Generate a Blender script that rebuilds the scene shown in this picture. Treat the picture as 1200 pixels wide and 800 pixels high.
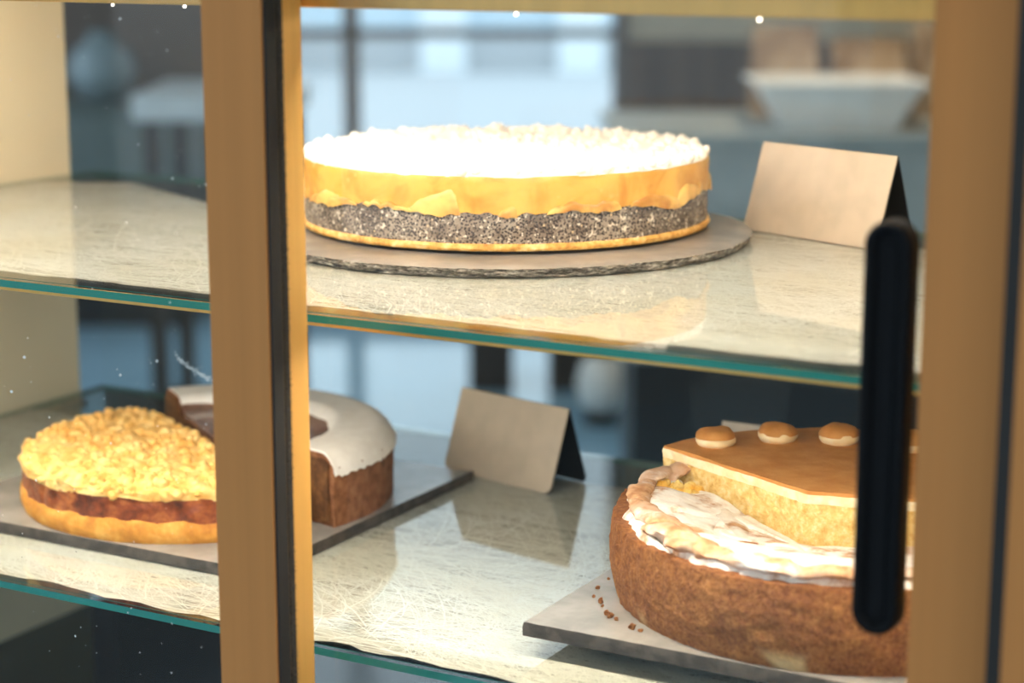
import bpy, bmesh, math, random
from mathutils import Vector, Matrix, noise
random.seed(7)
PI = math.pi
for o in list(bpy.data.objects): bpy.data.objects.remove(o)
S = bpy.context.scene
COL = S.collection

# ------------------------------------------------------------------ camera, world, exposure
TH = math.radians(29.3)
CAM = Vector((0, 0, 1.40))
cd = bpy.data.cameras.new('camera'); cam = bpy.data.objects.new('camera', cd); COL.objects.link(cam)
cam.location = CAM; cam.rotation_euler = (math.radians(90 - 11.67), 0, TH)
cd.sensor_width = 36; cd.lens = 2324 / 1200 * 36; cd.clip_start = .05
cd.dof.use_dof = True; cd.dof.focus_distance = 1.17; cd.dof.aperture_fstop = 4.8
S.camera = cam
w = bpy.data.worlds.new('world'); S.world = w; w.use_nodes = True
bg = w.node_tree.nodes['Background']
bg.inputs['Color'].default_value = (.72, .89, 1.0, 1); bg.inputs['Strength'].default_value = 2.0
S.view_settings.view_transform = 'Standard'; S.view_settings.look = 'None'
S.view_settings.gamma = 1; S.view_settings.use_curve_mapping = False
S.view_settings.exposure = 0.0
LED_TOP, LED_ADDED, LED_LOW = 41.0, 15.0, 54.0          # emission of the case's strip lamps; the middle one is added for the cake tops

# ------------------------------------------------------------------ materials
class NT:
    def __init__(s, name):
        s.m = bpy.data.materials.new(name); s.m.use_nodes = True
        s.t = s.m.node_tree; s.b = s.t.nodes['Principled BSDF']; s.out = s.t.nodes['Material Output']
        s.co = None
    def n(s, typ, **kw):
        nd = s.t.nodes.new(typ)
        for k, v in kw.items(): setattr(nd, k, v)
        return nd
    def l(s, a, b): s.t.links.new(a, b)
    def coord(s, scale=(1, 1, 1)):
        if not s.co: s.co = s.n('ShaderNodeTexCoord')
        mp = s.n('ShaderNodeMapping'); s.l(s.co.outputs['Object'], mp.inputs['Vector'])
        mp.inputs['Scale'].default_value = scale; return mp.outputs[0]
    def noise(s, scale, detail=3, rough=.55, stretch=(1, 1, 1), dist=0):
        nd = s.n('ShaderNodeTexNoise'); s.l(s.coord(stretch), nd.inputs['Vector'])
        nd.inputs['Scale'].default_value = scale; nd.inputs['Detail'].default_value = detail
        nd.inputs['Roughness'].default_value = rough; nd.inputs['Distortion'].default_value = dist
        return nd.outputs['Fac']
    def voro(s, scale, stretch=(1, 1, 1), feature='F1'):
        nd = s.n('ShaderNodeTexVoronoi'); nd.feature = feature; s.l(s.coord(stretch), nd.inputs['Vector'])
        nd.inputs['Scale'].default_value = scale; return nd.outputs['Distance']
    def ramp(s, fac, stops):
        r = s.n('ShaderNodeValToRGB'); s.l(fac, r.inputs['Fac']); e = r.color_ramp.elements
        e[0].position, e[0].color = stops[0][0], (*stops[0][1], 1)
        e[1].position, e[1].color = stops[-1][0], (*stops[-1][1], 1)
        for p, c in stops[1:-1]:
            q = e.new(p); q.color = (*c, 1)
        return r.outputs['Color']
    def step(s, fac, a, b):
        r = s.n('ShaderNodeMapRange'); s.l(fac, r.inputs[0]); r.inputs[1].default_value = a; r.inputs[2].default_value = b
        r.interpolation_type = 'SMOOTHSTEP'; return r.outputs[0]
    def mix(s, fac, a, b):
        m = s.n('ShaderNodeMix', data_type='RGBA')
        if hasattr(fac, 'links'): s.l(fac, m.inputs[0])
        else: m.inputs[0].default_value = fac
        for i, c in ((6, a), (7, b)):
            if hasattr(c, 'links'): s.l(c, m.inputs[i])
            else: m.inputs[i].default_value = (*c, 1)
        return m.outputs[2]
    def color(s, c):
        if hasattr(c, 'links'): s.l(c, s.b.inputs['Base Color'])
        else: s.b.inputs['Base Color'].default_value = (*c, 1)
    def set(s, **kw):
        for k, v in kw.items(): s.b.inputs[k.replace('_', ' ')].default_value = v
    def bump(s, h, strength=.3, dist=.001):
        b = s.n('ShaderNodeBump'); b.inputs['Strength'].default_value = strength; b.inputs['Distance'].default_value = dist
        s.l(h, b.inputs['Height']); s.l(b.outputs[0], s.b.inputs['Normal'])
MATS = {}
def mat(name, col, rough=.5, metal=0, bump=None, col2=None, nscale=20, stretch=(1, 1, 1), lo=.4, hi=.6, **kw):
    t = NT(name); t.set(Roughness=rough, Metallic=metal, **kw)
    f = t.noise(nscale, 4, .55, stretch)
    if col2: t.color(t.mix(t.step(f, lo, hi), col, col2))
    else: t.color(t.mix(t.step(f, .3, .7), tuple(c * .93 for c in col), tuple(min(1, c * 1.05) for c in col)))
    if bump: t.bump(t.noise(bump[0], 4), bump[1], bump[2])
    MATS[name] = t.m; return t.m

def thin_glass(name, tint, extra=None, ior=1.5):
    t = NT(name); t.t.nodes.remove(t.b)
    tr = t.n('ShaderNodeBsdfTransparent'); tr.inputs['Color'].default_value = (*tint, 1)
    gl = t.n('ShaderNodeBsdfGlossy'); gl.inputs['Roughness'].default_value = .0
    fr = t.n('ShaderNodeFresnel'); fr.inputs['IOR'].default_value = ior
    ge = t.n('ShaderNodeNewGeometry')
    sub = t.n('ShaderNodeMath', operation='SUBTRACT'); sub.inputs[0].default_value = 1; t.l(ge.outputs['Backfacing'], sub.inputs[1])
    mul = t.n('ShaderNodeMath', operation='MULTIPLY'); t.l(fr.outputs[0], mul.inputs[0]); t.l(sub.outputs[0], mul.inputs[1])
    mx = t.n('ShaderNodeMixShader'); t.l(mul.outputs[0], mx.inputs[0]); t.l(tr.outputs[0], mx.inputs[1]); t.l(gl.outputs[0], mx.inputs[2])
    t.l(mx.outputs[0], t.out.inputs['Surface'])
    MATS[name] = t.m; return t.m
def emit(name, col, strength):
    t = NT(name); t.t.nodes.remove(t.b)
    e = t.n('ShaderNodeEmission'); e.inputs['Color'].default_value = (*col, 1); e.inputs['Strength'].default_value = strength
    t.l(e.outputs[0], t.out.inputs['Surface']); MATS[name] = t.m; return t.m

thin_glass('door_glass', (.985, .99, .985), ior=1.33)
thin_glass('shelf_glass', (.97, .99, .98), ior=1.62)
thin_glass('window_glass', (.98, .99, 1))
mat('glass_edge', (.03, .24, .21), .12, nscale=8)
mat('brass_shaded', (.44, .185, .055), .6, 0, nscale=3, stretch=(30, 30, .3), Specular_IOR_Level=.2)  # brass facing away from the case lamps, its shade put into the colour
mat('brass', (.70, .40, .11), .42, .35, nscale=3, stretch=(30, 30, .3), bump=(300, .05, .0004))
mat('brass_dark', (.10, .055, .03), .6, .2)
mat('rubber_black', (.012, .012, .013), .7)
mat('handle_black', (.003, .0035, .005), .6, Specular_IOR_Level=.12)
emit('led_chip', (1, .9, .72), 9)
mat('bristle', (.10, .085, .07), .9)
mat('cream_panel', (.78, .69, .50), .45, nscale=2)
mat('deck_black', (.010, .012, .014), .10, nscale=3)
mat('steel', (.55, .55, .55), .3, .9)
mat('dust', (.9, .9, .88), .9)
mat('card_sheen', (.50, .43, .345), .38, nscale=60)  # beige reflection on the black cards, put into their front colour
mat('card_black', (.010, .010, .012), .5)
mat('plate_white', (.82, .82, .82), .2)
emit('led_warm_top', (1, .90, .74), LED_TOP); emit('led_added_mid', (1, .90, .74), LED_ADDED); emit('led_warm_low', (1, .87, .68), LED_LOW)

def m_slate():
    t = NT('slate'); t.set(Roughness=.27)
    a = t.noise(14, 6, .62); b = t.noise(220, 3)
    t.color(t.mix(t.step(a, .35, .7), (.23, .225, .22), (.37, .355, .34)))
    t.bump(t.noise(60, 6, .65), .35, .0012); MATS['slate'] = t.m
    t = NT('slate_edge'); t.set(Roughness=.8)
    t.color(t.ramp(t.noise(150, 5, .7, (1, 1, 3)), [(.38, (.035, .032, .03)), (.52, (.20, .185, .165)), (.68, (.60, .56, .50))]))
    t.bump(t.noise(240, 4, .7), .8, .002); MATS['slate_edge'] = t.m
m_slate()
def m_fibre():
    t = NT('fibre_sheet'); t.set(Roughness=.75)
    f1 = t.noise(26, 6, .7, (.16, 1, 1), 1.4); f2 = t.noise(120, 5, .7, (.10, 1, 1), 1.0)
    t.color(t.mix(t.step(f2, .36, .62), t.mix(t.step(f1, .35, .62), (.44, .39, .32), (.58, .54, .48)), (.73, .71, .67)))
    al = t.step(f2, .30, .52); ad = t.n('ShaderNodeMapRange'); t.l(al, ad.inputs[0]); ad.inputs[3].default_value = .35; ad.inputs[4].default_value = .95; t.l(ad.outputs[0], t.b.inputs['Alpha'])
    t.bump(f2, .5, .002); MATS['fibre_sheet'] = t.m
m_fibre()
mat('fibre_strand', (.96, .955, .94), .6, col2=(.90, .87, .80), nscale=9)

def m_cakes():
    t = NT('sugar_crumble'); t.set(Roughness=.85)
    f = t.noise(70, 4); g = t.noise(230, 3)
    t.color(t.mix(t.step(f, .64, .78), t.mix(t.step(g, .3, .7), (.94, .92, .87), (.97, .96, .94)), (.90, .76, .48)))
    t.bump(t.noise(500, 4), .5, .001); MATS['sugar_crumble'] = t.m
    t = NT('custard'); t.set(Roughness=.32, Subsurface_Weight=.25, Subsurface_Scale=.006)
    t.b.inputs['Subsurface Radius'].default_value = (1, .6, .2)
    a = t.noise(30, 4, .55, (1, 1, 1.2), .8); b = t.noise(90, 4, .6)
    c = t.mix(t.step(a, .38, .66), (.80, .47, .10), (.62, .29, .034))
    t.color(t.mix(t.step(b, .62, .78), c, (.88, .58, .22))); t.bump(t.noise(80, 4), .25, .001); MATS['custard'] = t.m
    t = NT('pear'); t.set(Roughness=.3, Subsurface_Weight=.2, Subsurface_Scale=.005)
    t.color(t.mix(t.step(t.noise(50, 4), .35, .7), (.84, .55, .17), (.48, .22, .035))); t.bump(t.noise(120, 3), .2, .001); MATS['pear'] = t.m
    t = NT('poppy'); t.set(Roughness=.65)
    seeds = t.voro(620); big = t.noise(60, 4, .6); crumbs = t.voro(150)
    base = t.mix(t.step(big, .4, .65), (.37, .32, .265), (.175, .14, .115))
    c = t.mix(t.step(seeds, .56, .36), base, (.035, .028, .03))
    c2 = t.mix(t.step(t.noise(320, 2), .60, .68), c, (.82, .76, .66))
    t.color(t.mix(t.step(crumbs, .16, .06), c2, (.72, .56, .36)))
    t.bump(t.noise(500, 4, .7), .7, .0015); MATS['poppy'] = t.m
    t = NT('crust_gold'); t.set(Roughness=.6)
    t.color(t.ramp(t.noise(110, 5, .65), [(.3, (.42, .17, .03)), (.5, (.80, .46, .12)), (.7, (.93, .74, .40))]))
    t.bump(t.noise(350, 4), .6, .001); MATS['crust_gold'] = t.m
    t = NT('streusel'); t.set(Roughness=.7)
    t.color(t.ramp(t.noise(75, 5, .6), [(.28, (.58, .26, .045)), (.45, (.80, .47, .13)), (.65, (.91, .66, .28))]))
    t.bump(t.noise(350, 4), .6, .001); MATS['streusel'] = t.m
    t = NT('dough'); t.set(Roughness=.7)
    t.color(t.ramp(t.noise(60, 5, .6), [(.28, (.42, .15, .018)), (.5, (.66, .29, .042)), (.7, (.80, .45, .11))]))
    t.bump(t.noise(300, 5, .65), .6, .0015); MATS['dough'] = t.m
    t = NT('plum'); t.set(Roughness=.3)
    t.color(t.ramp(t.noise(70, 5, .65, (1, 1, 1.5)), [(.3, (.06, .012, .006)), (.5, (.24, .055, .016)), (.7, (.46, .15, .04))]))
    t.bump(t.noise(160, 4), .6, .002); MATS['plum'] = t.m
    t = NT('choc_sponge'); t.set(Roughness=.75)
    t.color(t.ramp(t.noise(130, 5, .65), [(.3, (.10, .035, .012)), (.5, (.24, .095, .04)), (.72, (.36, .17, .08))]))
    t.bump(t.noise(350, 5, .7), .7, .0015); MATS['choc_sponge'] = t.m
    t = NT('choc_cut'); t.set(Roughness=.6)
    t.color(t.ramp(t.noise(120, 5, .65), [(.3, (.035, .012, .004)), (.5, (.11, .042, .012)), (.72, (.24, .11, .035))]))
    t.bump(t.noise(300, 5, .7), .8, .002); MATS['choc_cut'] = t.m
    t = NT('choc_glaze'); t.set(Roughness=.2)
    t.color(t.mix(t.step(t.noise(40, 3), .35, .7), (.20, .11, .085), (.32, .20, .16))); MATS['choc_glaze'] = t.m
    t = NT('icing_sugar'); t.set(Roughness=.9)
    t.color(t.mix(t.step(t.noise(120, 4), .35, .7), (.86, .83, .80), (.93, .91, .88))); t.bump(t.noise(400, 3), .3, .0006); MATS['icing_sugar'] = t.m
    t = NT('cheese_wall'); t.set(Roughness=.65)
    a = t.noise(75, 6, .72, (1, 1, .85)); p = t.noise(14, 3)
    c = t.ramp(a, [(.25, (.24, .075, .018)), (.46, (.40, .150, .036)), (.62, (.50, .21, .055)), (.78, (.62, .32, .10))])
    sx = t.n('ShaderNodeSeparateXYZ'); t.l(t.coord(), sx.inputs[0])
    low = t.step(sx.outputs[2], .013, .003); pm = t.n('ShaderNodeMath', operation='MULTIPLY'); t.l(low, pm.inputs[0]); t.l(t.step(p, .52, .62), pm.inputs[1])
    g = t.mix(t.step(t.noise(430, 4, .7), .36, .62), (.60, .48, .38), (1, 1, 1)); mm = t.n('ShaderNodeMix', data_type='RGBA', blend_type='MULTIPLY'); mm.inputs[0].default_value = 1
    t.l(c, mm.inputs[6]); t.l(g, mm.inputs[7]); t.color(t.mix(pm.outputs[0], mm.outputs[2], (.80, .58, .30)))
    t.bump(t.noise(330, 6, .75, (1, 1, .9)), 1.0, .004); MATS['cheese_wall'] = t.m
    for nm, lo, hi in (('cheese_top', .50, .66), ('cheese_fold', .40, .62)):
        t = NT(nm); t.set(Roughness=.7)
        f = t.noise(38, 5, .62); g = t.noise(160, 4)
        sugar = t.mix(t.step(g, .3, .7), (.86, .80, .74), (.93, .90, .87))
        crust = t.mix(t.step(g, .35, .65), (.42, .20, .09), (.62, .37, .20))
        t.color(t.mix(t.step(f, lo, hi), sugar, crust) if nm == 'cheese_top' else t.mix(t.step(f, lo, hi), t.mix(t.step(t.noise(55, 4), .45, .62), (.60, .42, .31), (.88, .82, .77)), crust))
        t.bump(t.noise(220, 5), .5, .0012); MATS[nm] = t.m
    t = NT('cheese_filling'); t.set(Roughness=.5)
    t.color(t.mix(t.step(t.noise(110, 4), .35, .65), (.80, .46, .08), (.92, .72, .28))); t.bump(t.noise(300, 4), .6, .002); MATS['cheese_filling'] = t.m
    t = NT('sponge'); t.set(Roughness=.8)
    t.color(t.ramp(t.noise(170, 5, .7), [(.28, (.62, .33, .07)), (.5, (.86, .62, .24)), (.7, (.93, .80, .48))]))
    t.bump(t.noise(300, 5, .7), .9, .002); MATS['sponge'] = t.m
    mat('cream', (.93, .82, .58), .5, bump=(200, .4, .001), nscale=120, col2=(.90, .72, .42))
    t = NT('cocoa'); t.set(Roughness=.85)
    t.color(t.mix(t.step(t.noise(60, 5, .65), .3, .72), (.52, .215, .05), (.64, .31, .095))); t.bump(t.noise(500, 4), .5, .0008); MATS['cocoa'] = t.m
m_cakes()
# room
mat('floor_tile', (.36, .56, .70), .10, nscale=1.5)
mat('wall_beige', (.62, .50, .36), .8); mat('wall_wood', (.095, .048, .028), .6, nscale=2, stretch=(6, 6, .6), col2=(.14, .075, .045))
mat('wall_dark', (.15, .115, .10), .7); mat('ceiling_white', (.75, .74, .72), .9)
mat('window_frame', (.17, .12, .10), .5); mat('grey_paint', (.40, .42, .40), .5); mat('black_paint', (.012, .012, .014), .4)
mat('grey_green', (.15, .18, .175), .55); mat('ceramic_pale', (.30, .37, .40), .25); mat('table_pale', (.62, .66, .68), .3)
mat('paper_bag', (.44, .31, .20), .85, col2=(.26, .165, .10), nscale=12); mat('tray_white', (.88, .85, .80), .4)
mat('wood_dark', (.035, .027, .024), .5); mat('facade', (.60, .72, .80), .8); mat('facade_pale', (.85, .90, .93), .8); mat('pavement', (.5, .52, .54), .9)

# ------------------------------------------------------------------ mesh helpers
def link(name, me, parent=None, loc=None, rot=None):
    o = bpy.data.objects.new(name, me); COL.objects.link(o)
    if parent: o.parent = parent
    if loc is not None: o.location = loc
    if rot is not None: o.rotation_euler = rot
    return o
def mesh(name, V, F, m, smooth=None, mi=None):
    me = bpy.data.meshes.new(name); me.from_pydata([tuple(v) for v in V], [], F)
    for k in (m if isinstance(m, (list, tuple)) else [m]): me.materials.append(MATS[k])
    if mi: me.polygons.foreach_set('material_index', mi)
    bm = bmesh.new(); bm.from_mesh(me); bmesh.ops.recalc_face_normals(bm, faces=bm.faces); bm.to_mesh(me); bm.free()
    if smooth is not None:
        me.polygons.foreach_set('use_smooth', [True] * len(me.polygons))
        me.set_sharp_from_angle(angle=math.radians(smooth))
    me.update(); return me
def thing(name, label, cat, loc=(0, 0, 0), rz=0, group=None):
    o = bpy.data.objects.new(name, None); COL.objects.link(o); o.empty_display_size = .02
    o.location = loc; o.rotation_euler = (0, 0, rz); return tag(o, label, cat, group)
def tag(o, label, cat, group=None):
    o['label'] = label; o['category'] = cat
    if group: o['group'] = group
    return o
def struct(o, label=None):
    o['kind'] = 'structure'
    if label: o['label'] = label
    return o
def bxm(x0, x1, y0, y1, z0, z1, bev=0):
    bm = bmesh.new(); bmesh.ops.create_cube(bm, size=1)
    for v in bm.verts: v.co = Vector((x0 + (v.co.x + .5) * (x1 - x0), y0 + (v.co.y + .5) * (y1 - y0), z0 + (v.co.z + .5) * (z1 - z0)))
    if bev: bmesh.ops.bevel(bm, geom=bm.edges[:], offset=bev, segments=2, affect='EDGES', profile=.5)
    return bm
def box(name, x0, x1, y0, y1, z0, z1, m, parent=None, bev=.0008, loc=None, rot=None):
    bm = bxm(min(x0, x1), max(x0, x1), min(y0, y1), max(y0, y1), z0, z1, bev); me = bpy.data.meshes.new(name); bm.to_mesh(me); bm.free()
    me.materials.append(MATS[m]); return link(name, me, parent, loc, rot)
def boxes(name, lst, m, parent=None, bev=.001, loc=None, rot=None):
    V, F = [], []
    for b in lst:
        bm = bxm(*b, bev); k = len(V); bm.verts.index_update()
        V += [v.co.copy() for v in bm.verts]; F += [[v.index + k for v in f.verts] for f in bm.faces]; bm.free()
    return link(name, mesh(name, V, F, m), parent, loc, rot)
def lathe(name, prof, m, parent=None, n=40, loc=None, smooth=40):
    V, F = [], []
    for r, z in prof:
        for k in range(n): V.append((r * math.cos(2 * PI * k / n), r * math.sin(2 * PI * k / n), z))
    for i in range(len(prof) - 1):
        for k in range(n): F.append([i * n + k, i * n + (k + 1) % n, (i + 1) * n + (k + 1) % n, (i + 1) * n + k])
    F.append(list(range(n))); F.append([(len(prof) - 1) * n + k for k in range(n)])
    return link(name, mesh(name, V, F, m, smooth), parent, loc)
def fbm(x, y, z, sc, oct=3):
    s, a, t = 0, 1, 0
    for i in range(oct):
        s += a * noise.noise(Vector((x * sc, y * sc, z * sc))); t += a; a *= .5; sc *= 2.1
    return s / t
def resample(pts, step):
    out = []; n = len(pts)
    for i in range(n):
        a, b = Vector(pts[i]), Vector(pts[(i + 1) % n]); k = max(1, int((b - a).length / step))
        for j in range(k): out.append(a.lerp(b, j / k))
    return out
def star(name, outline, pole, ztop, zbot, m, nr=12, nz=6, wall=None, parent=None, smooth=40, mi_wall=None, edge=0.0):
    """a closed solid over an outline: relief top ztop(x,y,s), wall pushed out by wall(x,y,f,nx,ny), base zbot(x,y)"""
    N = len(outline); pole = Vector(pole); P = [Vector(p) for p in outline]; V, F, MI = [], [], []
    V.append((pole.x, pole.y, ztop(pole.x, pole.y, 0)))
    nrm = []
    for i in range(N):
        t = (P[(i + 1) % N] - P[i - 1]); nrm.append(Vector((t.y, -t.x)).normalized())
    def off(i, f):
        d = wall(P[i].x, P[i].y, f, nrm[i].x, nrm[i].y) if wall else 0
        return P[i] + nrm[i] * d
    for r in range(1, nr + 1):
        s = r / nr
        for i in range(N):
            q = pole + (off(i, 0) - pole) * s; V.append((q.x, q.y, ztop(q.x, q.y, s)))
    for r in range(nr):
        for i in range(N):
            j = (i + 1) % N
            if r == 0: F.append([0, 1 + i, 1 + j])
            else: F.append([1 + (r - 1) * N + i, 1 + r * N + i, 1 + r * N + j, 1 + (r - 1) * N + j])
            MI.append(0)
    top0 = 1 + (nr - 1) * N
    for k in range(1, nz + 1):
        f = k / nz
        for i in range(N):
            q = off(i, f); zt = ztop(P[i].x, P[i].y, 1); zb = zbot(P[i].x, P[i].y) if callable(zbot) else zbot
            V.append((q.x, q.y, zt + (zb - zt) * f))
        for i in range(N):
            j = (i + 1) % N; a = top0 + (k - 1) * N; b = top0 + k * N
            F.append([a + i, b + i, b + j, a + j]); MI.append(1 if mi_wall else 0)
    zb = zbot(pole.x, pole.y) if callable(zbot) else zbot
    V.append((pole.x, pole.y, zb)); b = top0 + nz * N; c = len(V) - 1
    for i in range(N): F.append([c, b + (i + 1) % N, b + i]); MI.append(0)
    return link(name, mesh(name, V, F, [m, mi_wall] if mi_wall else m, smooth, MI if mi_wall else None), parent)
def circle(r, n): return [(r * math.cos(2 * PI * k / n), r * math.sin(2 * PI * k / n)) for k in range(n)]
def arc(r, a0, a1, n): return [(r * math.cos(a0 + (a1 - a0) * k / n), r * math.sin(a0 + (a1 - a0) * k / n)) for k in range(n + 1)]
ICO = {}
def ico(sub):
    if sub not in ICO:
        bm = bmesh.new(); bmesh.ops.create_icosphere(bm, subdivisions=sub, radius=1); bm.verts.index_update()
        ICO[sub] = ([v.co.copy() for v in bm.verts], [[v.index for v in f.verts] for f in bm.faces]); bm.free()
    return ICO[sub]
def lumps(name, items, m, parent=None, sub=2, rough=.35, loc=None):
    """irregular crumbs, joined: items (x, y, z, radius)"""
    V, F = [], []; iv, iff = ico(sub)
    for (x, y, z, r) in items:
        k = len(V); sx, sy, sz = (random.uniform(.75, 1.25) for _ in range(3)); sd = Vector((random.random() * 50, random.random() * 50, random.random() * 50))
        for v in iv:
            d = 1 + rough * noise.noise(v * 1.6 + sd) + rough * .4 * noise.noise(v * 4 + sd)
            V.append((x + v.x * r * sx * d, y + v.y * r * sy * d, z + v.z * r * sz * d))
        F += [[a + k for a in f] for f in iff]
    return link(name, mesh(name, V, F, m, 60), parent, loc)
def tube(name, pts, rad, m, parent=None, n=10, flat=1.0):
    """an irregular rope along pts, radius rad(t)"""
    V, F = [], []; L = len(pts)
    for i, p in enumerate(pts):
        p = Vector(p); t = (Vector(pts[min(i + 1, L - 1)]) - Vector(pts[max(i - 1, 0)])).normalized()
        s = t.cross(Vector((0, 0, 1))).normalized(); u = s.cross(t); r = rad(i / (L - 1))
        for k in range(n):
            a = 2 * PI * k / n; d = 1 + .35 * noise.noise(p * 90 + Vector((math.cos(a), math.sin(a), 0))) + .18 * noise.noise(p * 260 + Vector((math.cos(a) * 2, math.sin(a) * 2, 0)))
            V.append(p + s * math.cos(a) * r * d + u * math.sin(a) * r * d * flat)
    for i in range(L - 1):
        for k in range(n): F.append([i * n + k, i * n + (k + 1) % n, (i + 1) * n + (k + 1) % n, (i + 1) * n + k])
    F.append(list(range(n))); F.append([(L - 1) * n + k for k in range(n)])
    return link(name, mesh(name, V, F, m, 60), parent)

# ------------------------------------------------------------------ cafe room behind the case (its axes turned by TH)
cT, sT = math.cos(TH), math.sin(TH)
def RP(u, v, z=0): return Vector((cT * u - sT * v, sT * u + cT * v, z))
RZ = (0, 0, TH)
def rbox(name, u0, u1, v0, v1, z0, z1, m, parent=None, bev=.004):
    if parent: return box(name, u0, u1, v0, v1, z0, z1, m, parent, bev)
    return box(name, u0, u1, v0, v1, z0, z1, m, None, bev, (0, 0, 0), RZ)
FV = 7.5
struct(rbox('floor', -4, 4, -3, FV + .2, -.06, 0, 'floor_tile', bev=0), 'pale blue-grey glossy cafe floor')
struct(rbox('ceiling', -4, 4, -3, FV + .2, 4.2, 4.3, 'ceiling_white', bev=0))
struct(boxes('wall_left', [(-4.1, -4, -3, FV + .2, 0, .5), (-4.1, -4, -3, FV + .2, 3.6, 4.2)] + [(-4.1, -4, v, v + .2, .5, 3.6) for v in (-3, -.3, 2.4, 5.0, FV)], 'wall_beige', None, 0, (0, 0, 0), RZ))
for k, v in enumerate((-2.8, -.1, 2.6, 5.2)):  # windows added outside the view to light the floor and furniture
    q = bpy.data.objects.new('window_%d' % (k + 2), None); COL.objects.link(q); q.rotation_euler = RZ; struct(q)
    boxes('window_frame', [(-4.08, -4.02, v, v + .06, .5, 3.6), (-4.08, -4.02, v + 2.44, v + 2.5, .5, 3.6), (-4.08, -4.02, v, v + 2.5, .5, .56), (-4.08, -4.02, v, v + 2.5, 3.54, 3.6)], 'window_frame', q); box('pane', -4.06, -4.055, v, v + 2.5, .5, 3.6, 'window_glass', q, 0)
struct(rbox('wall_right', 4, 4.1, -3, FV + .2, 0, 4.2, 'wall_beige', bev=0))
W0, W1, WS, WT = -1.02, .43, .10, 4.0
wb = boxes('wall_back', [(-4, W0, FV, FV + .2, 0, 4.2), (W0, W1, FV, FV + .2, 0, WS), (W0, W1, FV, FV + .2, WT, 4.2)], 'wall_dark', None, 0, (0, 0, 0), RZ); struct(wb)
wb2 = boxes('wall_back', [(W1, 4, FV, FV + .2, 1.0, 4.2)], 'wall_beige', None, 0, (0, 0, 0), RZ); struct(wb2)
t1 = boxes('trim_1', [(W1, 4, FV - .03, FV + .2, 0, 1.0)], 'wall_wood', None, 0, (0, 0, 0), RZ); struct(t1, 'dark wooden wainscot below the beige wall')
wn = bpy.data.objects.new('window_1', None); COL.objects.link(wn); wn.rotation_euler = RZ; struct(wn, 'tall bright cafe window with dark frame bars')
boxes('window_frame', [(W0, W0 + .05, FV - .02, FV + .1, WS, WT), (W1 - .05, W1, FV - .02, FV + .1, WS, WT), (W0, W1, FV - .02, FV + .1, WS, WS + .05), (W0, W1, FV - .02, FV + .1, WT - .05, WT)], 'window_frame', wn)
box('mullion', -.635, -.575, FV, FV + .08, WS, WT, 'window_frame', wn)
box('transom', W0, W1, FV, FV + .08, 1.01, 1.045, 'window_frame', wn)
for a, b in ((W0 + .05, -.635), (-.575, W1 - .05)):
    box('pane', a, b, FV + .04, FV + .045, WS + .05, 1.01, 'window_glass', wn, 0); box('pane', a, b, FV + .04, FV + .045, 1.045, WT - .05, 'window_glass', wn, 0)
# pendant lamps added out of view to light the tray and door stiles
mat('lamp_metal', (.05, .045, .04), .5, .5); emit('added_bulb', (1, .80, .55), 110)
def pendant(u, v, z, lb):
    t = thing('added_pendant_lamp', lb, 'lamp', RP(u, v, z), TH, 'added pendant lamps')
    lathe('shade', [(.03, .16), (.05, .15), (.17, .02), (.175, .0), (.165, .0), (.045, .14), (.03, .145)], 'lamp_metal', t, 32); lathe('bulb', [(.02, .12), (.05, .09), (.065, .05), (.05, .01), (.015, -.005)], 'added_bulb', t, 24)
    lathe('cord', [(.004, .155), (.004, 4.2 - z)], 'lamp_metal', t, 8)
pendant(.75, 4.5, 1.8, 'dark metal pendant lamp added over the grey counter to brighten the tray')
pendant(-.5, -1.1, 2.3, 'dark metal pendant lamp added above the serving side to light the stiles'); pendant(1.0, -1.0, 2.3, 'dark metal pendant lamp added farther along the serving side to light the stiles')
struct(boxes('wall_front', [(-4, 4, -3.1, -3, 0, .9), (-4, 4, -3.1, -3, 3.4, 4.2), (-4, -3, -3.1, -3, .9, 3.4), (3, 4, -3.1, -3, .9, 3.4), (-.1, .1, -3.1, -3, .9, 3.4)], 'wall_beige', None, 0, (0, 0, 0), RZ))  # unseen wall added to cut blue ambient, openings shaped to admit daylight
# outside
struct(rbox('ground_outside', -12, 12, FV + .2, 30, -.2, -.1, 'pavement', bev=0))
fb = thing('street_facade', 'pale blue building front across the street beyond the window', 'building', (0, 0, 0), TH)
box('wall', -8, 5, 22, 24, -.1, 1.2, 'facade', fb); box('plinth', -8, 5, 21.9, 22, -.1, .3, 'pavement', fb)
for u in (-4.6, -3.1, -1.0, .5): box('column', u, u + .5, 21.7, 22, -.1, 1.2, 'facade_pale', fb)
# furniture of the cafe
c = thing('sideboard', 'grey serving counter with black open base under the white tray', 'counter', (0, 0, 0), TH)
box('top', .22, 2.2, 4.4, 5.0, .935, .96, 'grey_paint', c, .004); box('front_panel', .25, 2.18, 4.43, 4.46, .44, .935, 'grey_paint', c, .003)
box('carcass', .25, 2.18, 4.46, 4.98, .44, .935, 'grey_paint', c, .003); box('plinth', .28, 2.15, 4.52, 4.95, 0, .44, 'black_paint', c, .003)
t = thing('flared_tray', 'white square tray with flared sides standing on the grey counter', 'tray', RP(.745, 4.6, .96), TH)
def flared(w0, w1, d0, d1, h, th):
    V = []; F = []
    for (w, d, z) in ((w0, d0, 0), (w1, d1, h), (w1 - th, d1 - th, h), (w0 - th, d0 - th, th)):
        V += [(-w, -d, z), (w, -d, z), (w, d, z), (-w, d, z)]
    for i in range(3):
        for k in range(4): F.append([i * 4 + k, i * 4 + (k + 1) % 4, i * 4 + 4 + (k + 1) % 4, i * 4 + 4 + k])
    F += [[3, 2, 1, 0], [12, 13, 14, 15]]; return V, F
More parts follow.
